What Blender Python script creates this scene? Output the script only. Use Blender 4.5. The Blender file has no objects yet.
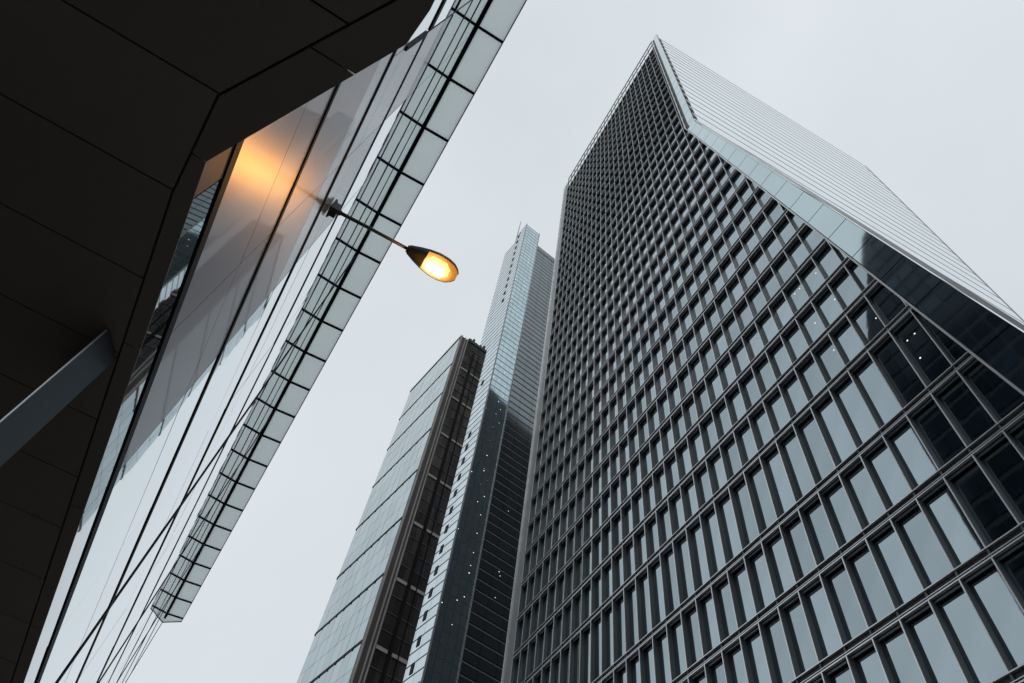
import bpy, math, random
from mathutils import Vector
random.seed(7)
C = bpy.context.scene.collection
R = math.radians

# ------------------------------------------------------------------ helpers
def tag(o, label=None, cat=None, group=None, kind=None):
    if label: o['label'] = label
    if cat: o['category'] = cat
    if group: o['group'] = group
    if kind: o['kind'] = kind
    return o

def empty(name, loc, rz, label, cat, group=None):
    o = bpy.data.objects.new(name, None)
    C.objects.link(o)
    o.location = loc
    o.rotation_euler = (0, 0, rz)
    o.empty_display_size = 1.0
    return tag(o, label, cat, group)

class MB:
    """collects faces; build() links them as ONE mesh object"""
    def __init__(s, o=(0, 0, 0), k=1.0):
        s.v = []; s.f = []; s.m = []; s.o = Vector(o); s.cur = 0; s.k = k
    def face(s, pts):
        b = len(s.v)
        s.v += [Vector(p) - s.o for p in pts]
        s.f.append(tuple(range(b, b + len(pts)))); s.m.append(s.cur)
    def box(s, x0, x1, y0, y1, z0, z1):
        b = len(s.v)
        for z in (z0, z1):
            for x, y in ((x0, y0), (x1, y0), (x1, y1), (x0, y1)):
                s.v.append(Vector((x, y, z)) - s.o)
        for q in ((3, 2, 1, 0), (4, 5, 6, 7), (0, 1, 5, 4), (1, 2, 6, 5), (2, 3, 7, 6), (3, 0, 4, 7)):
            s.f.append(tuple(b + i for i in q)); s.m.append(s.cur)
    def prism(s, a, b):
        """solid between polygon a and polygon b (same vertex count)"""
        n = len(a); k = len(s.v)
        s.v += [Vector(p) - s.o for p in a] + [Vector(p) - s.o for p in b]
        s.f.append(tuple(k + i for i in reversed(range(n)))); s.m.append(s.cur)
        s.f.append(tuple(k + n + i for i in range(n))); s.m.append(s.cur)
        for i in range(n):
            j = (i + 1) % n
            s.f.append((k + i, k + j, k + n + j, k + n + i)); s.m.append(s.cur)
    def bar(s, p, q, w, h, up=(0, 0, 1)):
        p = Vector(p); q = Vector(q); d = (q - p).normalized()
        sd = d.cross(Vector(up)).normalized(); u = sd.cross(d)
        c = [sd * (i * w / 2) + u * (j * h / 2) for i, j in ((-1, -1), (1, -1), (1, 1), (-1, 1))]
        s.prism([p + e for e in c], [q + e for e in c])
    def tube(s, pts, rad, n=12):
        """loft of rings along pts with radii rad"""
        pts = [Vector(p) for p in pts]; b = len(s.v)
        for i, p in enumerate(pts):
            d = (pts[min(i + 1, len(pts) - 1)] - pts[max(i - 1, 0)]).normalized()
            a = d.cross(Vector((0, 0, 1)))
            a = a.normalized() if a.length > 1e-4 else Vector((1, 0, 0))
            c = a.cross(d)
            for k in range(n):
                t = 2 * math.pi * k / n
                s.v.append(p + (a * math.cos(t) + c * math.sin(t)) * rad[i] - s.o)
        for i in range(len(pts) - 1):
            for k in range(n):
                s.f.append((b + i * n + k, b + i * n + (k + 1) % n, b + (i + 1) * n + (k + 1) % n, b + (i + 1) * n + k)); s.m.append(s.cur)
        s.f.append(tuple(b + k for k in reversed(range(n)))); s.m.append(s.cur)
        e = b + (len(pts) - 1) * n
        s.f.append(tuple(e + k for k in range(n))); s.m.append(s.cur)
    def build(s, name, mat, parent=None, smooth=False, label=None, kind=None):
        me = bpy.data.meshes.new(name)
        me.from_pydata([tuple(v * s.k) for v in s.v], [], s.f)
        for m in (mat if isinstance(mat, (list, tuple)) else [mat]): me.materials.append(m)
        for p, mi in zip(me.polygons, s.m):
            p.material_index = mi; p.use_smooth = smooth
        me.update()
        o = bpy.data.objects.new(name, me)
        C.objects.link(o)
        if parent: o.parent = parent
        return tag(o, label, None, None, kind)

# ------------------------------------------------------------------ materials
def mat(name, col, rough=.5, metal=0.0, ior=1.45, vary=0.0, vscale=3.0, bump=0.0, bscale=2.0, coat=0.0, island=0.0, stretch=(1, 1, 1)):
    m = bpy.data.materials.new(name); m.use_nodes = True
    nt = m.node_tree; n = nt.nodes; l = nt.links
    p = n['Principled BSDF']
    p.inputs['Roughness'].default_value = rough
    p.inputs['Metallic'].default_value = metal
    p.inputs['IOR'].default_value = ior
    if coat:
        p.inputs['Coat Weight'].default_value = coat
        p.inputs['Coat Roughness'].default_value = .02
        p.inputs['Coat IOR'].default_value = 1.5
    tc = n.new('ShaderNodeTexCoord')
    mp = n.new('ShaderNodeMapping'); mp.inputs['Scale'].default_value = stretch
    l.new(tc.outputs['Object'], mp.inputs['Vector'])
    nz = n.new('ShaderNodeTexNoise'); nz.inputs['Scale'].default_value = vscale; nz.inputs['Detail'].default_value = 5
    l.new(mp.outputs['Vector'], nz.inputs['Vector'])
    rm = n.new('ShaderNodeMapRange')
    rm.inputs['From Min'].default_value = .25; rm.inputs['From Max'].default_value = .75
    rm.inputs['To Min'].default_value = 1 - vary; rm.inputs['To Max'].default_value = 1 + vary
    l.new(nz.outputs['Fac'], rm.inputs['Value'])
    fac = rm.outputs['Result']
    if island:
        g = n.new('ShaderNodeNewGeometry')
        r2 = n.new('ShaderNodeMapRange'); r2.inputs['To Min'].default_value = 1 - island; r2.inputs['To Max'].default_value = 1 + island
        l.new(g.outputs['Random Per Island'], r2.inputs['Value'])
        oi = n.new('ShaderNodeObjectInfo')
        r3 = n.new('ShaderNodeMapRange'); r3.inputs['To Min'].default_value = 1 - island; r3.inputs['To Max'].default_value = 1 + island
        l.new(oi.outputs['Random'], r3.inputs['Value'])
        mu = n.new('ShaderNodeMath'); mu.operation = 'MULTIPLY'
        l.new(fac, mu.inputs[0]); l.new(r2.outputs['Result'], mu.inputs[1])
        mu2 = n.new('ShaderNodeMath'); mu2.operation = 'MULTIPLY'
        l.new(mu.outputs[0], mu2.inputs[0]); l.new(r3.outputs['Result'], mu2.inputs[1])
        fac = mu2.outputs[0]
    vm = n.new('ShaderNodeVectorMath'); vm.operation = 'SCALE'
    vm.inputs[0].default_value = col
    l.new(fac, vm.inputs['Scale'])
    l.new(vm.outputs['Vector'], p.inputs['Base Color'])
    if bump:
        b = n.new('ShaderNodeTexNoise'); b.inputs['Scale'].default_value = bscale; b.inputs['Detail'].default_value = 2
        l.new(tc.outputs['Object'], b.inputs['Vector'])
        bn = n.new('ShaderNodeBump'); bn.inputs['Strength'].default_value = bump; bn.inputs['Distance'].default_value = .05
        l.new(b.outputs['Fac'], bn.inputs['Height'])
        l.new(bn.outputs['Normal'], p.inputs['Normal'])
        if coat: l.new(bn.outputs['Normal'], p.inputs['Coat Normal'])
    return m

def emit(name, col, strength):
    m = bpy.data.materials.new(name); m.use_nodes = True
    p = m.node_tree.nodes['Principled BSDF']
    p.inputs['Base Color'].default_value = (*[min(1, c) * .5 for c in col], 1)
    p.inputs['Emission Color'].default_value = (*col, 1)
    p.inputs['Emission Strength'].default_value = strength
    return m

M = {}
M['pane'] = mat('tinted_office_glass', (.325, .39, .425), .025, 1.0, vary=.09, vscale=.35, island=.11, bump=.012, bscale=1.2)
M['band'] = mat('smooth_teal_glass', (.50, .60, .63), .04, 1.0, vary=.04, vscale=.3, island=.04, bump=.01, bscale=.8)
M['fin'] = mat('dark_anodised_metal', (.115, .134, .150), .42, 0, vary=.25, vscale=.7, stretch=(1, 1, .2))
M['nosing'] = mat('silver_nosing_metal', (.66, .67, .68), .38, .85, vary=.12, vscale=.8)
M['web'] = mat('dark_beam_metal', (.045, .05, .056), .4, 0, vary=.2, vscale=.7)
M['core'] = mat('tower_core_dark', (.03, .034, .038), .5, 0, vary=.2)
M['strip'] = mat('corner_grey_panel', (.20, .22, .24), .4, 0, vary=.1, vscale=.4)
M['sidewall'] = mat('pale_side_glazing', (.80, .86, .89), .10, 1.0, vary=.04, vscale=.2, island=.03)
M['ledge'] = mat('grey_ledge_metal', (.30, .33, .35), .4, 0, vary=.15, vscale=.4)
M['pale_ledge'] = mat('pale_ledge_metal', (.42, .45, .47), .4, 0, vary=.1, vscale=.4)
M['black'] = mat('black_gasket_metal', (.012, .013, .015), .5, 0, ior=1.15, vary=.3)
M['joint'] = mat('thin_grey_joint', (.05, .055, .06), .5)
M['facade'] = mat('clear_facade_glass', (.70, .76, .79), .015, 1.0, vary=.03, vscale=.5, island=.04, bump=.035, bscale=.9)
M['strip_glass'] = mat('lower_strip_glass', (.50, .55, .57), .015, 1.0, vary=.03, bump=.01, bscale=.9)
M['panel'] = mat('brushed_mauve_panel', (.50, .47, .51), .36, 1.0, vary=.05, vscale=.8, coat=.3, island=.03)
M['no_glint_pane'] = mat('dark_no_glint_pane', (.055, .05, .052), .5, 0, vary=.06, vscale=.8)  # glass pane coloured dark and matte to keep the lamp's reflection out
M['frosted'] = mat('frosted_grey_glass', (.60, .63, .66), .26, 1.0, vary=.05, vscale=.6, coat=.3, island=.05)
M['soffit'] = mat('dark_soffit_panel', (.175, .15, .134), .55, 0, vary=.18, vscale=.6, island=.06)
M['soffit_back'] = mat('soffit_joint_black', (.07, .064, .06), .6)
M['soffit_edge'] = mat('dark_edge_panel', (.145, .125, .112), .5, 0, vary=.15, vscale=.7)
M['lamp_metal'] = mat('dark_lamp_metal', (.012, .012, .012), .45, 0, vary=.2, vscale=8)
M['lamp_shell'] = mat('dark_lamp_shell', (.030, .026, .024), .35, 0, vary=.2, vscale=8)
M['heron'] = mat('pale_teal_glass', (.47, .59, .63), .06, 1.0, vary=.05, vscale=.12, island=.06)
M['heron_side'] = mat('pale_grey_glass', (.66, .74, .78), .10, 1.0, vary=.05, vscale=.12, island=.05)
M['heron_grey'] = mat('grey_louvre_glass', (.19, .22, .235), .10, 1.0, vary=.06, vscale=.12, island=.06)
M['heron_line'] = mat('dark_floor_line', (.12, .14, .15), .45)
M['heron_grey_line'] = mat('grey_louvre_blade', (.20, .215, .22), .45)
M['core2'] = mat('tower_body_dark', (.045, .05, .055), .5, vary=.2)
M['roofgrey'] = mat('roof_metal', (.22, .24, .25), .5, vary=.15)
M['block_glass'] = mat('light_block_glass', (.43, .505, .53), .05, 1.0, vary=.08, vscale=.15, island=.07, bump=.01, bscale=.5)
M['atrium'] = mat('brown_black_atrium_glass', (.085, .076, .074), .18, .45, vary=.3, vscale=.25, island=.35)
M['bronze'] = mat('bronze_grey_metal', (.085, .077, .075), .4, vary=.15, vscale=.3)
M['girder'] = mat('pale_girder_metal', (.40, .38, .37), .5, vary=.2, vscale=.3)
M['asphalt'] = mat('asphalt', (.05, .05, .052), .85, vary=.25, vscale=4)
M['paving'] = mat('paving_stone', (.24, .235, .225), .8, vary=.15, vscale=2)
M['marking'] = mat('road_paint', (.75, .75, .72), .6, vary=.1, vscale=6)
M['far_glass'] = mat('dark_building_glass', (.035, .045, .055), .12, 1.0, vary=.5, vscale=.08, island=.25)
M['far_frame'] = mat('dark_building_frame', (.03, .034, .04), .5, vary=.2)
M['light_dot'] = emit('office_downlight', (1.0, .97, .9), 1.3)
M['bulb'] = emit('sodium_bulb', (1.0, .52, .14), 42.0)

# translucent canopy glass
m = bpy.data.materials.new('frosted_canopy_glass'); m.use_nodes = True
nt = m.node_tree; nt.nodes.clear()
out = nt.nodes.new('ShaderNodeOutputMaterial'); mx = nt.nodes.new('ShaderNodeMixShader')
tr = nt.nodes.new('ShaderNodeBsdfTranslucent'); gl = nt.nodes.new('ShaderNodeBsdfPrincipled')
tr.inputs['Color'].default_value = (.93, .98, .985, 1)
gl.inputs['Base Color'].default_value = (.42, .48, .48, 1); gl.inputs['Roughness'].default_value = .15
nz = nt.nodes.new('ShaderNodeTexNoise'); nz.inputs['Scale'].default_value = 1.5
tc = nt.nodes.new('ShaderNodeTexCoord'); nt.links.new(tc.outputs['Object'], nz.inputs['Vector'])
mr = nt.nodes.new('ShaderNodeMapRange'); mr.inputs['To Min'].default_value = .12; mr.inputs['To Max'].default_value = .22
nt.links.new(nz.outputs['Fac'], mr.inputs['Value']); nt.links.new(mr.outputs['Result'], mx.inputs['Fac'])
nt.links.new(tr.outputs[0], mx.inputs[1]); nt.links.new(gl.outputs[0], mx.inputs[2])
nt.links.new(mx.outputs[0], out.inputs['Surface'])
M['canopy'] = m
m = bpy.data.materials.new('clear_canopy_top'); m.use_nodes = True
nt = m.node_tree; nt.nodes.clear()
out = nt.nodes.new('ShaderNodeOutputMaterial'); ts = nt.nodes.new('ShaderNodeBsdfTransparent')
ts.inputs['Color'].default_value = (.9, .95, .95, 1)
nt.links.new(ts.outputs[0], out.inputs['Surface'])
M['canopy_top'] = m
# amber lens: mostly glowing, the bulb's hot spot painted into the emission ramp
m = bpy.data.materials.new('amber_lens'); m.use_nodes = True
nt = m.node_tree; nt.nodes.clear()
out = nt.nodes.new('ShaderNodeOutputMaterial'); mx = nt.nodes.new('ShaderNodeMixShader')
ts = nt.nodes.new('ShaderNodeBsdfTransparent'); em = nt.nodes.new('ShaderNodeEmission')
ts.inputs['Color'].default_value = (1, .80, .50, 1)
tc = nt.nodes.new('ShaderNodeTexCoord'); mp = nt.nodes.new('ShaderNodeMapping')
mp.inputs['Location'].default_value = (-1.545 * 3.4, 0, -.03 * 3.4); mp.inputs['Scale'].default_value = (3.4, 5.4, 3.4)
nt.links.new(tc.outputs['Object'], mp.inputs['Vector'])
ln_ = nt.nodes.new('ShaderNodeVectorMath'); ln_.operation = 'LENGTH'; nt.links.new(mp.outputs['Vector'], ln_.inputs[0])
rp = nt.nodes.new('ShaderNodeValToRGB'); e_ = rp.color_ramp.elements
e_[0].position = .25; e_[0].color = (2.6, 2.0, 1.15, 1)
e_[1].position = 1.15; e_[1].color = (.62, .22, .035, 1)
k_ = rp.color_ramp.elements.new(.7); k_.color = (1.35, .72, .20, 1)
nt.links.new(ln_.outputs['Value'], rp.inputs['Fac']); nt.links.new(rp.outputs['Color'], em.inputs['Color'])
em.inputs['Strength'].default_value = 1.0
mx.inputs['Fac'].default_value = .93
nt.links.new(ts.outputs[0], mx.inputs[1]); nt.links.new(em.outputs[0], mx.inputs[2])
nt.links.new(mx.outputs[0], out.inputs['Surface'])
M['lens'] = m

# ------------------------------------------------------------------ camera
EYE = 1.6
RX = Vector((.8781522, .44693358, .17058457))     # world X in camera axes (right, down, forward)
RY = Vector((-.46615813, .71936858, .51498101))
RZ = Vector((.10744913, -.53175109, .84005682))
cam = bpy.data.cameras.new('camera'); co = bpy.data.objects.new('camera', cam); C.objects.link(co)
from mathutils import Matrix
rot = Matrix(((RX[0], -RX[1], -RX[2]), (RY[0], -RY[1], -RY[2]), (RZ[0], -RZ[1], -RZ[2])))
co.matrix_world = Matrix.Translation((0, 0, EYE)) @ rot.to_4x4()
cam.sensor_width = 36; cam.lens = 688 * 36 / 1024; cam.clip_start = .05; cam.clip_end = 4000
bpy.context.scene.camera = co

def seen(p, pad=0):
    q = RX * p[0] + RY * p[1] + RZ * (p[2] - EYE)
    if q[2] <= 0: return False
    x = 512 + 688 * q[0] / q[2]; y = 341.5 + 688 * q[1] / q[2]
    return -pad < x < 1024 + pad and -pad < y < 683 + pad

# ------------------------------------------------------------------ office tower with the deep grid (right)
D = 24.0
def TZ(z): return EYE + D * z
tower = empty('office_tower', (53, 35, 0), 0, 'large grey office tower with a deep window grid and a slanted glass corner band', 'office tower')
TO = (53, 35, 0)
YN = [(.4515 + .064 * k) * D for k in range(-5, 29)]             # mullion positions
FZ = [-.072, .09, .27, .45, .63, .811, .992, 1.172] + [1.408 + .1685 * k for k in range(0, 33)]
FZ = [TZ(z) for z in FZ]
TOP = TZ(7.135)
YR = .688 * D                                                    # right end of the upper grid
SL = .1411                                                       # slope of the slanted edge
def diag_in(z): return min(YR, (.262 + ((z - EYE) / D - 1.04) * SL) * D)
def diag_in_z(y): return TZ(1.04 + (y / D - .262) / SL)
ZK = TZ(4.02)
def diag_out(z): return min(.6213 * D, (.181 + ((z - EYE) / D - 1.04) * .1478) * D)
YL = YN[-1]
XF, XG = D, D + .40                                              # front of the fins, face of the glass

# core
b = MB(TO)
y0 = diag_out(0)
fr = [(XG + .06, YL + 1.9, 0), (XG + .06, y0 + .3, 0), (XG + .06, .6213 * D + .15, ZK), (XG + .06, .6213 * D + .15, FZ[-1]), (XG + .06, YL + 1.9, FZ[-1])]
XB = 3.42 * D
bk = [(XB, YL + 1.9, 0), (XB, .6213 * D + .15, 0), (XB, .6213 * D + .15, FZ[-1]), (XB, YL + 1.9, FZ[-1])]
b.face(list(reversed(fr))); b.face(bk)
b.face([fr[0], bk[0], bk[3], fr[4]]); b.face([fr[4], bk[3], bk[2], fr[3]])
b.face([fr[3], bk[2], bk[1], fr[2]]); b.face([fr[2], bk[1], fr[1]]); b.face([fr[1], bk[1], bk[0], fr[0]])
b.build('wall', M['core'], tower)

# mullions
full = None
for i, y in enumerate(YN):
    zt = TOP if y > YR + .05 else diag_in_z(y)
    if zt < 2: continue
    if y > YR + .05 and full is not None:
        o = full.copy(); C.objects.link(o); o.parent = tower; o.location = (0, y - full['y0'], 0)
        n = full.children[0].copy(); C.objects.link(n); n.parent = o
        continue
    b = MB((53, 35, 0)); b.box(XF + .06, XG + .05, y - .04, y + .04, 0, min(zt - .15, FZ[-1] + .4))
    if zt > FZ[-1]: b.box(XF + .06, XF + .26, y - .06, y + .06, FZ[-1] + .4, TOP)
    o = b.build('mullion', M['fin'], tower)
    b = MB((53, 35, 0))
    for j in range(len(FZ)):
        za = FZ[j] + .50; zb = FZ[j + 1] if j + 1 < len(FZ) else TOP
        if za < zt: b.box(XF + .02, XF + .06, y - .03, y + .03, za, min(zb, zt))
    b.build('nosing', M['nosing'], o)
    if y > YR + .05: full = o; full['y0'] = y
for o in tower.children:
    if 'y0' in o: del o['y0']

# floor beams with two silver rails and a dark recess between
for z in FZ + [TZ(6.98), TOP - .02]:
    ya = diag_in(z)
    ya2 = diag_in(z + .62)
    b = MB(TO)
    top = z > FZ[-1] + 1
    if top: b.box(XF + .05, XF + .20, ya, YL, z - .22, z)
    else: b.prism([(XF + .16, YL, z), (XF + .16, ya, z), (XF + .16, ya2, z + .5), (XF + .16, YL, z + .5)],
                  [(XG + .05, YL, z), (XG + .05, ya, z), (XG + .05, ya2, z + .5), (XG + .05, YL, z + .5)])
    o = b.build('floor_beam', M['web'], tower)
    b = MB(TO)
    b.box(XF + .02, XF + .155, ya, YL, z + .0, z + (.05 if top else .06))
    if not top: b.box(XF + .05, XF + .155, ya, YL, z + .15, z + .185)
    if not top:
        b.box(XF + .02, XF + .155, ya2, YL, z + .45, z + .50)
        b.box(XF + .22, XF + .28, ya, YL, z - .09, z - .02)
    b.build('rail', M['fin'] if top else M['nosing'], o)

# windows: the hundred largest in view as parts, the rest as one part
cells = []
for j in range(len(FZ) - 1):
    z0 = FZ[j] + .5; z1 = FZ[j + 1]
    ys = YN
    for i in range(len(ys) - 1):
        ya, yb = ys[i], ys[i + 1]
        if yb < diag_in(z0) + .05: continue
        poly = [(ya, z0), (yb, z0), (yb, z1), (ya, z1)]
        f = lambda p: p[0] - (diag_in(p[1]) + .05)
        res = []
        for k in range(4):
            p, q = poly[k], poly[(k + 1) % 4]
            fp, fq = f(p), f(q)
            if fp >= 0: res.append(p)
            if fp * fq < 0:
                t = fp / (fp - fq); res.append((p[0] + (q[0] - p[0]) * t, p[1] + (q[1] - p[1]) * t))
        if len(res) < 3: continue
        ym = sum(p[0] for p in res) / len(res); zm = sum(p[1] for p in res) / len(res)
        cells.append((seen((XG, ym, zm), 20), Vector((XG, ym, zm - EYE)).length, res, ym, zm, len(res) == 4 and abs(res[0][1] - z0) < 1e-6 and abs(res[0][0] - ya) < 1e-6))
cells.sort(key=lambda c: (not c[0], c[1]))
rest = MB(TO)
for n, c in enumerate(cells):
    rot_ = random.uniform(-.004, .004); tl = random.uniform(-.004, .004)
    P = [(XG + (y - c[3]) * rot_ + (z - c[4]) * tl, y, z) for y, z in c[2]]
    P2 = [(x + .03, y, z) for x, y, z in P]
    if n < 100:
        b = MB((XG, c[3], c[4])); b.prism(list(reversed(P)), list(reversed(P2)))
        o = b.build('window', M['pane'], tower); o.location = (XG - 53, c[3] - 35, c[4])
    else:
        rest.prism(list(reversed(P)), list(reversed(P2)))
rest.build('window', M['pane'], tower, kind='stuff')

# office ceiling lights seen in the glass
spots = [(.462, 1.69), (.455, 1.53), (.52, 1.68), (.535, 1.87), (.585, 1.68), (.53, 1.53), (.40, 1.50), (.37, 1.29), (.35, 1.36), (1.72, .97), (1.98, .90), (.335, 1.20), (.47, 1.86)]
lb = MB(TO)
for y, z in spots:
    for d in (0, .5) if random.random() < .3 else (0,):
        lb.box(XG - .012, XG - .004, y * D + d - .04, y * D + d + .04, TZ(z) - .035, TZ(z) + .035)
lb.build('ceiling_light', M['light_dot'], tower)

# smooth glass band beside the slanted edge, one pane per storey, with joints
b = MB(TO)
for j in range(len(FZ)):
    z0 = FZ[j]; z1 = FZ[j + 1] if j + 1 < len(FZ) else TOP
    cuts = [z0 + .04, z1 - .04]
    if z0 < ZK < z1: cuts = [z0 + .04, ZK, z1 - .04]
    for a, c in zip(cuts[:-1], cuts[1:]):
        gi = .10 if a < ZK - .1 else .55
        pa = [(XF + .05, diag_in(a) - gi, a), (XF + .05, diag_out(a) + .02, a), (XF + .05, diag_out(c) + .02, c), (XF + .05, diag_in(c) - gi, c)]
        b.prism(pa, [(x + .12, y, z) for x, y, z in pa])
b.build('glass_band', M['band'], tower)
b = MB(TO)   # dark backing of the band
pa = [(XF + .2, diag_in(0) + .02, 0), (XF + .2, diag_out(0), 0), (XF + .2, .6213 * D, ZK), (XF + .2, .6213 * D, TOP - .3), (XF + .2, YR, TOP - .3), (XF + .2, YR, diag_in_z(YR - .01))]
b.prism(pa, [(XG + .05, y, z) for x, y, z in pa])
b.build('band_backing', M['core'], tower)
# silver trims on both edges of the band
b = MB(TO)
b.bar((XF - .04, diag_in(0), 0), (XF - .04, diag_in(diag_in_z(YR - .01)), diag_in_z(YR - .01)), .10, .12, (1, 0, 0))
b.bar((XF + .0, YR + .02, diag_in_z(YR - .01)), (XF + .0, YR + .02, TOP), .14, .12, (1, 0, 0))
b.build('band_trim', M['nosing'], tower)
b = MB(TO)
b.bar((XF + .02, diag_out(0) - .17, 0), (XF + .02, .6213 * D - .17, ZK), .20, .12, (1, 0, 0))
b.build('edge_trim', M['nosing'], tower)
# grey corner strip on the left edge
b = MB(TO)
b.box(XF + .22, XG + .05, YL + .05, YL + 1.9, 0, TZ(7.08))
o = b.build('corner_panel', M['strip'], tower)
b = MB(TO); b.box(XF, XF + .3, YL + 1.82, YL + 1.98, 0, TZ(7.08)); b.build('nosing', M['nosing'], o)
# side wall above the slanted edge: pale glazing with thin ledges
YW = .6213 * D
def xs(z): return XF + .9 if z >= ZK else XF + .9 + (ZK - z) / ZK * (XB - XF - .9)
b = MB(TO); leds = []; vents = []
h = 4.044; z = TZ(6.93)
k = 0
while z > 4:
    zl = max(2, z - h + .05)
    b.prism([(xs(zl), YW, zl), (XB, YW, zl), (XB, YW, z), (xs(z), YW, z)], [(xs(zl), YW + .14, zl), (XB, YW + .14, zl), (XB, YW + .14, z), (xs(z), YW + .14, z)])
    led = MB(TO); led.box(xs(zl), XB, YW - .03, YW - .002, zl - .12, zl - .01); leds.append(led)
    if zl > ZK - 1:
        vent = MB(TO); vents.append(vent); vent.box(XF + .30, XF + .88, YW - .06, YW + .10, zl + .4, zl + 2.1)
    z -= h; k += 1
w = b.build('side_wall', M['sidewall'], tower, label='pale side wall with fine horizontal ledges')
for led in leds: led.build('ledge', M['pale_ledge'], w)
for vent in vents: vent.build('vent', M['black'], w)
b = MB(TO); b.box(XB, XB + .4, YW - .06, YW + .3, 0, TZ(6.955)); b.build('edge_post', M['pale_ledge'], w)
b = MB(TO); b.box(XF + .25, XB, YW - .02, YW + .3, TZ(6.93), TZ(6.955)); b.build('coping', M['pale_ledge'], w)
b = MB(TO); b.box(XF + .29, XF + .9, YW + .02, YW + .14, ZK, TZ(6.93)); b.build('corner_post', M['ledge'], w)
b = MB(TO); b.box(XG + 3, XB - 3, YW + 3, YL - 3, FZ[-1] - .2, FZ[-1] + .3); b.build('roof', M['roofgrey'], tower)

# ------------------------------------------------------------------ slim tall skyscraper (middle)
HA = R(10.37776)
cs, sn = math.cos(HA), math.sin(HA)
def hw(s, w): return (s * cs - w * sn, s * sn + w * cs, 0)       # (s,w) of the frame -> world
sky_o = (45, 88, 0)
sk = empty('skyscraper', hw(45, 88), HA, 'slim tall skyscraper with a teal glass face, tapering top and mast', 'skyscraper')
b = MB(sky_o)
b.prism([(39.65, 78.15, 0), (44.8, 78.15, 0), (44.8, 88.3, 0), (39.65, 88.3, 0)], [(39.65, 78.15, 206), (44.8, 78.15, 206), (44.8, 82, 206), (39.65, 82, 206)])
b.prism([(44.82, 78.9, 0), (64, 78.9, 0), (64, 98, 0), (44.82, 98, 0)], [(44.82, 78.9, 198.5), (64, 78.9, 198.5), (64, 98, 198.5), (44.82, 98, 198.5)])
b.prism([(39.66, 82, 0), (44.81, 82, 0), (44.81, 88.3, 0), (39.66, 88.3, 0)], [(39.66, 82, 200), (44.81, 82, 200), (44.81, 88.3, 200), (39.66, 88.3, 200)])
b.build('wall', M['core2'], sk)
P_ = 2.02
g2, l2, g1, l1, g3, l3 = (MB(sky_o) for _ in range(6))
z = 2.0
while z < 207:
    zt = z + P_ - .22
    # teal front face: three panes per band
    if z < 205.5:
        for k in range(4):
            a = 39.5 + k * 1.325
            t = random.uniform(-.006, .006)
            g2.prism([(a + .02, 78, z), (a + 1.305, 78 + t, z), (a + 1.305, 78 + t, zt), (a + .02, 78, zt)],
                     [(a + .02, 78.1, z), (a + 1.305, 78.1, z), (a + 1.305, 78.1, zt), (a + .02, 78.1, zt)])
        l2.box(39.46, 44.8, 77.97, 78.12, zt, zt + .14)
    # side face: steps down away from the front
    we = 88.2 if z < 198.5 else (82.6 if z < 203 else 80.6)
    n = max(1, int((we - 78) / 2.5))
    for k in range(n):
        a = 78 + k * (we - 78) / n; c = 78 + (k + 1) * (we - 78) / n
        if z < 205.5:
            g1.prism([(39.5, c - .02, z), (39.5, a + .02, z), (39.5, a + .02, zt), (39.5, c - .02, zt)],
                     [(39.6, c - .02, z), (39.6, a + .02, z), (39.6, a + .02, zt), (39.6, c - .02, zt)])
    if z < 205.5: l1.box(39.46, 39.62, 78, we, zt, zt + .14)
    if z < 196.5:
        for k in range(6):
            a = 44.84 + k * 3.2
            g3.prism([(a + .03, 78.6, z), (a + 3.17, 78.6, z), (a + 3.17, 78.6, zt - .2), (a + .03, 78.6, zt - .2)],
                     [(a + .03, 78.75, z), (a + 3.17, 78.75, z), (a + 3.17, 78.75, zt - .2), (a + .03, 78.75, zt - .2)])
        l3.box(44.84, 64, 78.55, 78.8, zt - .2, zt + .0)
    z += P_
o = g2.build('front_glazing', M['heron'], sk, label='teal front glazing'); l2.build('floor_line', M['heron_line'], o)
o = g1.build('side_glazing', M['heron_side'], sk, label='pale side glazing'); l1.build('floor_line', M['heron_line'], o)
o = g3.build('louvred_glazing', M['heron_grey'], sk, label='grey louvred glazing'); l3.build('louvre', M['heron_grey_line'], o)
b = MB(sky_o); b.box(44.84, 64, 78.5, 79, 196.6, 199); b.build('parapet', M['roofgrey'], sk)
b = MB(sky_o); b.box(39.45, 39.72, 77.92, 78.1, 0, 206.6); b.box(44.62, 44.9, 77.92, 78.1, 0, 206.6); b.build('corner_trim', M['ledge'], sk)
zs = [202.45 - 4.17 * k for k in range(11)] + [123, 105.3, 101.5, 97.6, 93.3, 89.2, 85.1, 80.8, 76.5, 72.2, 68, 64, 59.8, 55.6]
o = None
for z in zs:
    if o is None:
        b = MB((39.4, 81.6, z)); b.box(39.42, 39.5, 81.2, 82.0, z - .8, z + .8)
        o = first = b.build('vent', M['black'], sk)
    else:
        o = first.copy(); C.objects.link(o); o.parent = sk
    o.location = (39.4 - 45, 81.6 - 88, z)
dots = [(42.29, 94.81), (43.43, 92.72), (42.22, 90.78), (43.41, 88.59), (42.32, 86.58), (43.42, 84.22), (43.42, 80.11), (42.34, 78.62), (39.83, 78.7), (43.46, 76.04), (42.28, 66.38), (43.36, 67.55), (42.27, 62.19), (43.39, 121.75), (43.36, 118.03), (42.41, 115.37), (43.23, 113.34), (42.4, 111.24), (43.5, 109.23), (42.32, 106.93), (42.25, 102.84), (40.27, 135.75), (40.18, 142.54), (42.89, 182.87), (43.09, 188.01), (39.82, 177.3), (40.04, 169.96), (40.07, 165.76), (43.39, 171.9), (43.01, 166.0), (43.6, 179.84), (40.1, 160), (40.1, 156), (40.15, 151.5), (40.2, 147), (43.4, 150), (41.2, 128), (42.4, 126), (40.0, 131), (42.3, 98.5), (43.4, 72), (39.9, 111), (39.9, 122)]
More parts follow.
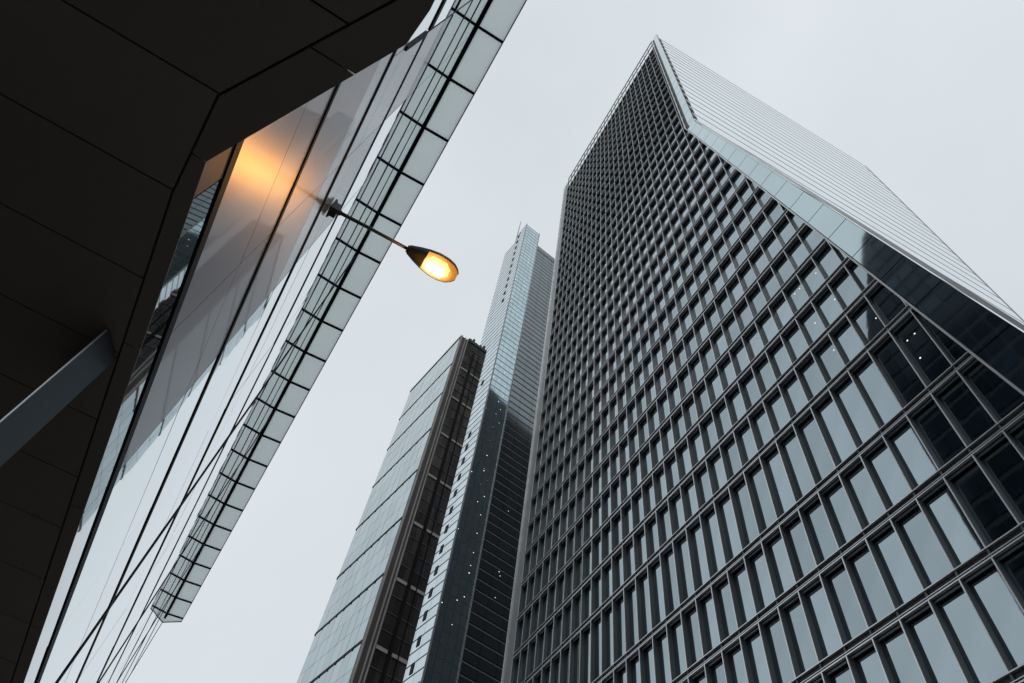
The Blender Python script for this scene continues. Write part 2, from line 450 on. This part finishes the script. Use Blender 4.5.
for _ in range(14): dots.append((random.choice((39.9, 42.3, 43.4, 49.5)), random.uniform(60, 195)))
for _ in range(8): dots.append((random.choice((49.2, 52.6)), random.uniform(70, 110)))
b = MB(sky_o)
for s, z in dots:
    r = random.uniform(.05, .085)
    w = 77.985 if s < 44.8 else 78.585
    b.box(s - r, s + r, w - .006, w, z - r, z + r)
b.build('ceiling_light', M['light_dot'], sk)
b = MB(sky_o); b.tube([(41.2, 86.2, 199), (41.2, 86.2, 226)], [.22, .12], 10)
b.tube([(41.2, 86.2, 199), (41.2, 86.2, 206)], [.5, .3], 10)
b.build('mast', M['roofgrey'], sk, smooth=True)

# ------------------------------------------------------------------ lower glass block against it
BK = .72                                                         # measured in a frame 83 m away, built at 60 m
bo = (36, 94, EYE - EYE / BK)
bl = empty('glass_block', hw(36 * BK, 94 * BK), HA, 'lower glass office block with pale banded side and dark brown atrium end', 'office block')
b = MB(bo, BK); b.box(32.12, 39.38, 83.35, 105, -.6, 136.4); b.build('wall', M['core2'], bl)
LV = [55.35 - 11.4 * 4, 55.35 - 11.4 * 3, 55.35 - 11.4 * 2, 55.35 - 11.4, 55.35, 66.7, 78.1, 89.6, 101.2, 112.9, 123.7, 136.2]
LV = [z + EYE for z in LV]
gl_ = MB(bo, BK); lns = []
for i in range(len(LV) - 1):
    z0, z1 = LV[i] + .3, LV[i + 1] - .3
    rows = 3
    for r in range(rows):
        a0 = z0 + (z1 - z0) * r / rows; a1 = z0 + (z1 - z0) * (r + 1) / rows - .06
        for k in range(9):
            a = 83.6 + k * 2.38; c = a + 2.32
            t = random.uniform(-.012, .012)
            gl_.prism([(32, c, a0), (32 + t, a, a0), (32 + t, a, a1), (32, c, a1)], [(32.1, c, a0), (32.1, a, a0), (32.1, a, a1), (32.1, c, a1)])
    ln = MB(bo, BK); lns.append(ln)
    ln.box(31.95, 32.1, 83.6, 105, LV[i] - .26, LV[i] + .26)
    for k in range(10):
        ln.box(31.91, 32.0, 83.55 + k * 2.38 - .12, 83.55 + k * 2.38 + .1, LV[i] - .42, LV[i] + .1)
ln = MB(bo, BK); lns.append(ln); ln.box(31.92, 32.15, 83.4, 105.1, 136.0, 136.6)
o = gl_.build('side_glazing', M['block_glass'], bl, label='pale side glazing in nine bands'); [q.build('floor_band', M['black'], o) for q in lns]
at, am = MB(bo, BK), MB(bo, BK); gds = []
for i in range(len(LV) - 1):
    for r in range(4):
        a0 = LV[i] + (LV[i + 1] - LV[i]) * r / 4; a1 = LV[i] + (LV[i + 1] - LV[i]) * (r + 1) / 4 - .12
        for k in range(5):
            a = 34.0 + k * 1.08
            at.prism([(a + .03, 83.2, a0), (a + 1.05, 83.2, a0), (a + 1.05, 83.2, a1), (a + .03, 83.2, a1)], [(a + .03, 83.3, a0), (a + 1.05, 83.3, a0), (a + 1.05, 83.3, a1), (a + .03, 83.3, a1)])
    gd = MB(bo, BK); gds.append(gd); gd.box(33.9, 35.9, 83.02, 83.19, LV[i] - .25, LV[i] + .3); gd = MB(bo, BK); gds.append(gd); gd.box(36.7, 39.3, 83.02, 83.19, LV[i] - .25, LV[i] + .3)
    for k in range(4):
        am.box(34.0, 39.35, 83.1, 83.2, LV[i] + 11.4 * k / 4 - .08, LV[i] + 11.4 * k / 4 + .02)
o = at.build('atrium_glazing', M['atrium'], bl, label='dark brown atrium glazing'); [q.build('girder', M['girder'], o) for q in gds]; am.build('transom', M['fin'], o)
b = MB(bo, BK); b.box(31.95, 34.0, 82.95, 83.35, -.6, 136.2); o = b.build('corner_pier', M['bronze'], bl, label='bronze grey corner pier with two bright ribs')
b = MB(bo, BK)
for s in (31.98, 33.0, 33.6): b.box(s, s + .2, 82.72, 82.95, -.6, 136.3)
b.build('rib', M['girder'], o)
b = MB(bo, BK); b.box(36.0, 36.5, 82.9, 83.18, -.6, 133); b.box(37.6, 37.8, 82.95, 83.18, -.6, 133); b.build('atrium_post', M['black'], bl)
b = MB(bo, BK)
b.box(34.2, 39.2, 83.0, 86, 136.4, 137.0)
for s, hh in ((34.4, 1.2), (35.3, 2.0), (36.1, 1.1), (37.3, 1.5), (38.3, 2.2), (38.9, 1.0)):
    b.box(s, s + .5, 83.3, 84.5, 136.9, 136.9 + hh)
b.build('roof_plant', M['core2'], bl)

# ------------------------------------------------------------------ glass building with canopy (left, close)
K = 1.1
LA = R(3.1450)
def LZ(z): return EYE + K * z
lc_, ls_ = math.cos(LA), math.sin(LA)
def lw(u, v): return (u * lc_ - v * ls_, u * ls_ + v * lc_, 0)
LO = (-8 * K, 12 * K, 0)
gb = empty('glass_building', lw(-8 * K, 12 * K), LA, 'mirror glass building with frosted canopy and dark overhanging soffit, nearest on the left', 'building')
VE, VN = 29.3, -12.0
SZ = LZ(3.04)
# body
b = MB(LO)
plan = [(-1.12, VE - .1), (-1.12, VN), (-18, VN), (-18, VE - .1)]
b.prism([(u * K, v * K, LZ(1.97)) for u, v in plan], [(u * K, v * K, LZ(15.95)) for u, v in plan])
b.build('wall', M['core'], gb)
# bays and rows
ROWS = [1.95, 3.39, 5.1, 6.92, 8.55, 10.3, 12.05, 13.6, 16.0]
def bays(ri): return [VN, 2.06 if ri >= 4 else .6, 9.6, 16.1, 23.0, VE]
VM = 4.75                                                        # end of the metal and frosted panels
for ri in range(8):
    BAYS = bays(ri)
    for bi in range(5):
        g = MB(LO)
        v0, v1 = BAYS[bi], BAYS[bi + 1]
        z0, z1 = ROWS[ri], ROWS[ri + 1]
        if bi == 0: cuts = [v0, -6, -3, -1, v1]
        elif bi == 1 and ri == 0: cuts = [v0, 2.02, VM, 7.2, v1]
        elif bi == 1: cuts = [v0, 3.28, VM, 7.2, v1] if ri != 3 else [v0, 2.06, 3.28, VM, 7.2, v1]
        else: cuts = [v0 + (v1 - v0) * k / 3 for k in range(4)]
        zz = [z0, z1]
        if ri == 1: zz = [z0, 4.45, z1]
        if ri == 2: zz = [z0, 6.36, z1]
        if ri == 3: zz = [z0, 7.5, z1]
        for a in range(len(zz) - 1):
            for k in range(len(cuts) - 1):
                near = cuts[k + 1] <= VM + .01
                g.cur = 0
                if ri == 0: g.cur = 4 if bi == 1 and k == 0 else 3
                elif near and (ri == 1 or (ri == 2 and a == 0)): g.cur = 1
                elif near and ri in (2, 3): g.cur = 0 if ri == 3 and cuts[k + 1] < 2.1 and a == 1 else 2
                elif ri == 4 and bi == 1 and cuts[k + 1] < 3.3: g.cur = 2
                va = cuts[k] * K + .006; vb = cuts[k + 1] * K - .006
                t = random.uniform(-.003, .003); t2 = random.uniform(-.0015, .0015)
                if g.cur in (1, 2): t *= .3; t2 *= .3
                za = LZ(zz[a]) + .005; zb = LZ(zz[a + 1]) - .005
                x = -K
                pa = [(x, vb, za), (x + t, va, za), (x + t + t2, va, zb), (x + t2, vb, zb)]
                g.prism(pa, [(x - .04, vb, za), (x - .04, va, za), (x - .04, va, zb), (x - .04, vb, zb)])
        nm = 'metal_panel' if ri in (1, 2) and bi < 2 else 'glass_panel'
        g.build(nm, [M['facade'], M['panel'], M['frosted'], M['strip_glass'], M['no_glint_pane']], gb)
for z, hh, pr in ((3.39, .10, .012), (5.1, .07, .012), (6.92, .07, .012), (8.55, .065, .01), (10.3, .085, .008), (12.05, .10, .008), (13.6, .11, .008)):
    b = MB(LO)
    vb_ = 2.09 if z > 8 else .62
    b.box(-K - .04, -K + pr, vb_ * K, VE * K, LZ(z) - hh / 2, LZ(z) + hh / 2)
    dz = .13 if 8 < z < 9 else 0
    hh2 = .2 if 8 < z < 9 else hh
    b.box(-K - .04, -K + pr + .006, VN * K, (vb_ - .05) * K, LZ(z + dz) - hh2 / 2, LZ(z + dz) + hh2 / 2)
    b.build('transom', M['black'], gb)
for v in (2.06, 9.6, 16.1, 23.0, VE):
    b = MB(LO); w = .05
    if v < 3:
        b.box(-K - .04, -K + .02, v * K - .03, v * K + .03, LZ(7.5), LZ(8.5)); b.box(-K - .04, -K + .004, v * K - .012, v * K + .012, LZ(8.5), LZ(15.9))
    else: b.box(-K - .04, -K + .014, v * K - w, v * K + w, LZ(1.95), LZ(15.9))
    b.build('mullion', M['black'], gb)
# canopy: frosted panes sloping up and outwards, ribs, main beam
cp0 = (-1.0, 16.0); cp1 = (-.366, 16.06)
RIBS = [3.15 + 1.28 * k for k in range(-4, 21)]
VC = 29.02
crs = []
edges = [VN] + RIBS
cg = MB(LO)
for a, c in zip(edges[:-1], edges[1:]):
    pa = [(cp0[0] * K, c * K - .02, LZ(cp0[1])), (cp0[0] * K, a * K + .02, LZ(cp0[1])), (cp1[0] * K, a * K + .02, LZ(cp1[1])), (cp1[0] * K, c * K - .02, LZ(cp1[1]))]
    cg.cur = 0; cg.face(list(reversed(pa))); up = [(x, y, z + .03) for x, y, z in pa]; cg.cur = 1; cg.face(up)
    cg.cur = 2
    for q in range(4): cg.face([pa[q], pa[(q + 1) % 4], up[(q + 1) % 4], up[q]])
pa = [(cp0[0] * K, 29.5 * K, LZ(cp0[1])), (cp0[0] * K, RIBS[-1] * K + .02, LZ(cp0[1])), (cp1[0] * K, RIBS[-1] * K + .02, LZ(cp1[1])), (cp1[0] * K, VC * K, LZ(cp1[1]))]
cg.cur = 0; cg.face(list(reversed(pa))); up = [(x, y, z + .03) for x, y, z in pa]; cg.cur = 1; cg.face(up); cg.cur = 2
for q in range(4): cg.face([pa[q], pa[(q + 1) % 4], up[(q + 1) % 4], up[q]])
for v in RIBS:
    cr = MB(LO); crs.append(cr); cr.bar((cp0[0] * K, v * K, LZ(cp0[1]) - .03), (cp1[0] * K, v * K, LZ(cp1[1]) - .03), .06, .05)
cn = cg.build('canopy', [M['canopy'], M['canopy_top'], M['joint']], gb, label='frosted glass canopy along the roof edge')
[q.build('rib', M['black'], cn) for q in crs]
b = MB(LO); b.box(-K - .03, -K + .05, VN * K, VC * K, LZ(15.9), LZ(16.06)); b.build('beam', M['black'], cn)
b = MB(LO); b.bar((cp1[0] * K + .012, VN * K, LZ(cp1[1])), (cp1[0] * K + .012, VC * K, LZ(cp1[1])), .024, .09)
b.build('edge_trim', M['joint'], cn)
b = MB(LO); b.bar((cp0[0] * K, 29.5 * K, LZ(16.0)), (cp1[0] * K, VC * K, LZ(cp1[1])), .03, .06); b.build('end_trim', M['joint'], cn)
# dark overhang just above the eye: soffit cut into panels with open joints, and a border strip
KS = .6 * K
def LS(z): return EYE + KS * z
SZ = LS(3.04)
OUT = [(VN, -.384), (.65, -.384), (.82, -.41), (1.80, -1.0), (48, -1.0)]
INN = [(VN, -.47), (.45, -.47), (.694, -.524), (1.47, -1.045), (2.05, -1.10), (48, -1.10)]
def at(tab, v):
    for (v0, u0), (v1, u1) in zip(tab[:-1], tab[1:]):
        if v0 <= v <= v1: return u0 + (u1 - u0) * (v - v0) / (v1 - v0)
    return tab[-1][1]
JV = [VN, -6, -4, -2, -1.0, -.3, .30, .88, 1.46, 2.035, 2.62, 3.2, 3.8, 4.4, 5.0, 5.7, 6.4, 7.1, 7.9, 8.8, 10, 11.5, 13, 15, 17, 19, 21, 23, 25, 27, 30, 34, 38, 43, 48]
def strip(mb, v0, v1, fa, fb_, z, th, tha=None):
    vs = [v0] + [v for v in (.45, .65, .694, .82, 1.47, 1.8, 2.05) if v0 < v < v1] + [v1]
    lo = [(fa(v) * KS, v * KS, z) for v in vs] + [(fb_(v) * KS, v * KS, z) for v in reversed(vs)]
    n = len(vs)
    mb.prism(lo, [(x, y, q + (th if i >= n or tha is None else tha)) for i, (x, y, q) in enumerate(lo)])
sf = MB(LO)
for a, c in zip(JV[:-1], JV[1:]):
    for q in range(4):
        lf = (lambda v: at(INN, v) - .008) if q == 0 else (lambda v, e=(-3.2, -5.6, -9)[q - 1]: e - .006)
        rt = lambda v, e=(-3.2, -5.6, -9, -20)[q]: e + .006
        strip(sf, a + .005, c - .005, lf, rt, SZ, .04)
sfo = sf.build('soffit', M['soffit'], gb, label='dark panelled soffit of the overhang')
be = MB(LO)
BV = [VN, -6, -2.2, -.3, .30, 1.05, 1.80, 3.1, 4.7, 6.4, 8.8, 12, 16, 20, 25, 30, 38, 48]
for a, c in zip(BV[:-1], BV[1:]): strip(be, a + .004, c - .004, lambda v: at(OUT, v), lambda v: at(INN, v) + .006, SZ - .003, .043, .005)
be.build('border_panel', M['soffit_edge'], sfo)
b = MB(LO)
pl = [(-.42, VN), (-.42, .67), (-.45, .83), (-1.03, 1.79), (-1.03, 48), (-20, 48), (-20, VN)]
b.prism([(u * KS, v * KS, SZ + .042) for u, v in reversed(pl)], [(u * KS, v * KS, SZ + .052) for u, v in reversed(pl)])
b.build('soffit_backing', M['soffit_back'], sfo)
# blade pier standing under the soffit
b = MB(LO)
pp = [(-1.19, 3.054), (-1.106, 3.242), (-1.28, 3.60), (-1.35, 3.48)]
b.prism([(u * KS, v * KS, .14) for u, v in pp], [(u * KS, v * KS, SZ - .005) for u, v in pp])
pr = b.build('pier', mat('blue_grey_pier_metal', (.07, .083, .092), .34, .4, vary=.12), gb, label='blue grey blade pier under the soffit')
b = MB(LO); b.tube([(-1.193 * KS, 3.05 * KS, .14), (-1.193 * KS, 3.05 * KS, SZ - .02)], [.004, .004], 8); b.build('edge_bead', M['nosing'], pr)
# recessed ground floor wall
b = MB(LO); b.box(-9 * K, -3.6 * K, VN * K, VE * K, .14, SZ - .01); b.build('shopfront_wall', M['core'], gb)
b = MB(LO); b.box(-3.0 * K, -2.4 * K, 12.9 * K, 13.6 * K, .14, SZ - .01); b.build('column', M['core2'], gb)
b = MB(LO); b.box(-3.55 * K, -1.05 * K, VN * K, VE * K, SZ + .3, LZ(1.95)); b.build('spandrel', M['core'], gb)

# ------------------------------------------------------------------ wall-mounted street lamp
lv, lz = 4.155 * K, LZ(7.53)
loc = lw(-K + .015, lv)
lamp = empty('wall_lamp', (loc[0], loc[1], lz), LA, 'lit amber lantern on a thin dark arm bracketed to the mirror glass facade', 'street lamp')
A = (1.05 * K - .015)                                       # wall to start of the head
b = MB()
b.box(0, .025, -.09, .09, -.12, .12); b.box(.025, .10, -.07, .07, -.09, .08); b.tube([(.09, 0, 0), (.15, 0, 0)], [.045, .035], 14)
for yy in (-.065, .065):
    for zz in (-.10, .10): b.tube([(.02, yy, zz), (.035, yy, zz)], [.012, .012], 6)
b.build('bracket', M['lamp_metal'], lamp)
b = MB(); b.tube([(.1, 0, 0), (A * .5, 0, .045), (A + .05, 0, .085)], [.026, .024, .022], 14); b.build('arm', M['lamp_metal'], lamp, smooth=True)
HL = .74
def ring(t):
    x = A + t * HL
    w = [(.0, .058), (.05, .072), (.18, .110), (.36, .152), (.55, .178), (.72, .176), (.86, .150), (.95, .105), (1.0, .05)]
    for (t0, r0), (t1, r1) in zip(w[:-1], w[1:]):
        if t0 <= t <= t1: return x, r0 + (r1 - r0) * (t - t0) / (t1 - t0)
    return x, .05
def shell(mb, t0, t1, a0, a1, n=20, sq=.62):
    """part of the head's lathe between angles a0..a1 (0 = +y, 90 = up)"""
    N = 22; M_ = n; b0 = len(mb.v)
    for i in range(N + 1):
        x, r = ring(t0 + (t1 - t0) * i / N)
        for k in range(M_ + 1):
            a = R(a0 + (a1 - a0) * k / M_)
            zz = r * math.sin(a) * (sq if math.sin(a) > 0 else .78)
            mb.v.append(Vector((x, r * math.cos(a), .085 + zz)))
    for i in range(N):
        for k in range(M_):
            q = b0 + i * (M_ + 1) + k
            mb.f.append((q, q + M_ + 1, q + M_ + 2, q + 1)); mb.m.append(mb.cur)
b = MB(); shell(b, 0, 1, -12, 192); shell(b, 0, .34, 190, 350)
hd = b.build('lamp_head', M['lamp_shell'], lamp, smooth=True)
so = hd.modifiers.new('thick', 'SOLIDIFY'); so.thickness = .012; so.offset = -1
b = MB(); b.tube([(A - .03, 0, .085), (A + .03, 0, .085)], [.05, .062], 16); b.build('collar', M['lamp_metal'], lamp)
b = MB(); shell(b, .34, 1.0, 190, 350); b.build('lens', M['lens'], lamp, smooth=True)
b = MB(); b.tube([(A + .29, 0, .05), (A + .33, 0, .05), (A + .54, 0, .045), (A + .62, 0, .045)], [.04, .105, .115, .05], 16)
b.build('bulb', M['bulb'], lamp, smooth=True)
pl_ = bpy.data.lights.new('lamp_light', 'POINT'); pl_.energy = 42; pl_.color = (1, .40, .045); pl_.shadow_soft_size = .10
po = bpy.data.objects.new('lamp_light', pl_); C.objects.link(po); po.parent = lamp; po.location = (A + .46, 0, -.14)

# ------------------------------------------------------------------ ground, street
def struct(name, mb, m): return mb.build(name, m, None, kind='structure')
b = MB(); b.box(-1500, 1500, -1500, 1500, -.5, 0); struct('ground', b, M['asphalt'])
b = MB(); b.box(6, 17, -120, 220, 0, .006); struct('road', b, M['asphalt'])
b = MB(); b.box(-26, 6, -120, 220, .0, .12); struct('pavement', b, M['paving'])
b = MB(); b.box(17, 90, -120, 220, .0, .12); struct('pavement', b, M['paving'])
b = MB()
for k in range(-20, 36): b.box(11.4, 11.55, k * 6, k * 6 + 3, .006, .010)
struct('road_marking', b, M['marking'])

# ------------------------------------------------------------------ dark building behind the glass building (seen in the tower's glass)
fo = (-50, -5, 0)
fb = empty('dark_building', (-50, -5, 0), 0, 'dark tall building across the street, mirrored in the office tower windows', 'building')
prof = [(-50, 0), (35, 0), (35, 110.5), (29, 125.5), (23.5, 137), (10, 146), (-50, 146)]
b = MB(fo); b.prism([(-28.3, y, z) for y, z in prof], [(-70, y, z) for y, z in prof]); b.build('wall', M['far_frame'], fb)
b = MB(fo)
def ymax(z):
    for (y0, z0), (y1, z1) in zip(prof[1:-1], prof[2:]):
        if z0 <= z <= z1 and z1 > z0: return y0 + (y1 - y0) * (z - z0) / (z1 - z0)
    return 35
for j in range(36):
    z0 = j * 4 + .5; z1 = z0 + 3.1
    y = -50.0
    while y < 34:
        if y + 2.8 < ymax(z1) - .1:
            b.box(-28.3, -28.15, y + .1, y + 2.7, z0, z1)
        y += 2.8
b.build('glazing', M['far_glass'], fb)

# ------------------------------------------------------------------ sky and light
sc = bpy.context.scene
w = bpy.data.worlds.new('World'); sc.world = w; w.use_nodes = True
nt = w.node_tree; n = nt.nodes; l = nt.links
bg = n['Background']; bg.inputs['Strength'].default_value = .1
SUN_E, SUN_R = 55, 200
skyt = n.new('ShaderNodeTexSky'); skyt.sky_type = 'NISHITA'; skyt.sun_disc = False
skyt.sun_elevation = R(SUN_E); skyt.sun_rotation = R(SUN_R); skyt.dust_density = 4
tc = n.new('ShaderNodeTexCoord')
nz = n.new('ShaderNodeTexNoise'); nz.inputs['Scale'].default_value = 2.3; nz.inputs['Detail'].default_value = 5; nz.inputs['Roughness'].default_value = .45
l.new(tc.outputs['Generated'], nz.inputs['Vector'])
cr_ = n.new('ShaderNodeValToRGB')
cr_.color_ramp.elements[0].position = .3; cr_.color_ramp.elements[0].color = (6.7, 7.3, 7.7, 1)
cr_.color_ramp.elements[1].position = .72; cr_.color_ramp.elements[1].color = (7.95, 8.45, 8.75, 1)
l.new(nz.outputs['Fac'], cr_.inputs['Fac'])
mx = n.new('ShaderNodeMixRGB'); mx.inputs['Fac'].default_value = .94
l.new(skyt.outputs['Color'], mx.inputs[1]); l.new(cr_.outputs['Color'], mx.inputs[2])
l.new(mx.outputs['Color'], bg.inputs['Color'])
sun = bpy.data.lights.new('sun', 'SUN'); sun.energy = .6; sun.angle = R(35); sun.color = (1, .97, .93)
so_ = bpy.data.objects.new('sun', sun); C.objects.link(so_)
# light comes from the south-east side, high and diffuse
sd = Vector((math.sin(R(SUN_R)) * math.cos(R(SUN_E)), math.cos(R(SUN_R)) * math.cos(R(SUN_E)), math.sin(R(SUN_E))))
so_.rotation_euler = sd.to_track_quat('Z', 'Y').to_euler()
so_.location = (0, -20, 60)

sc.render.engine = 'CYCLES'
sc.view_settings.view_transform = 'Standard'
sc.view_settings.look = 'None'
sc.view_settings.exposure = 0
sc.view_settings.gamma = 1
sc.cycles.max_bounces = 8
sc.cycles.use_denoising = True
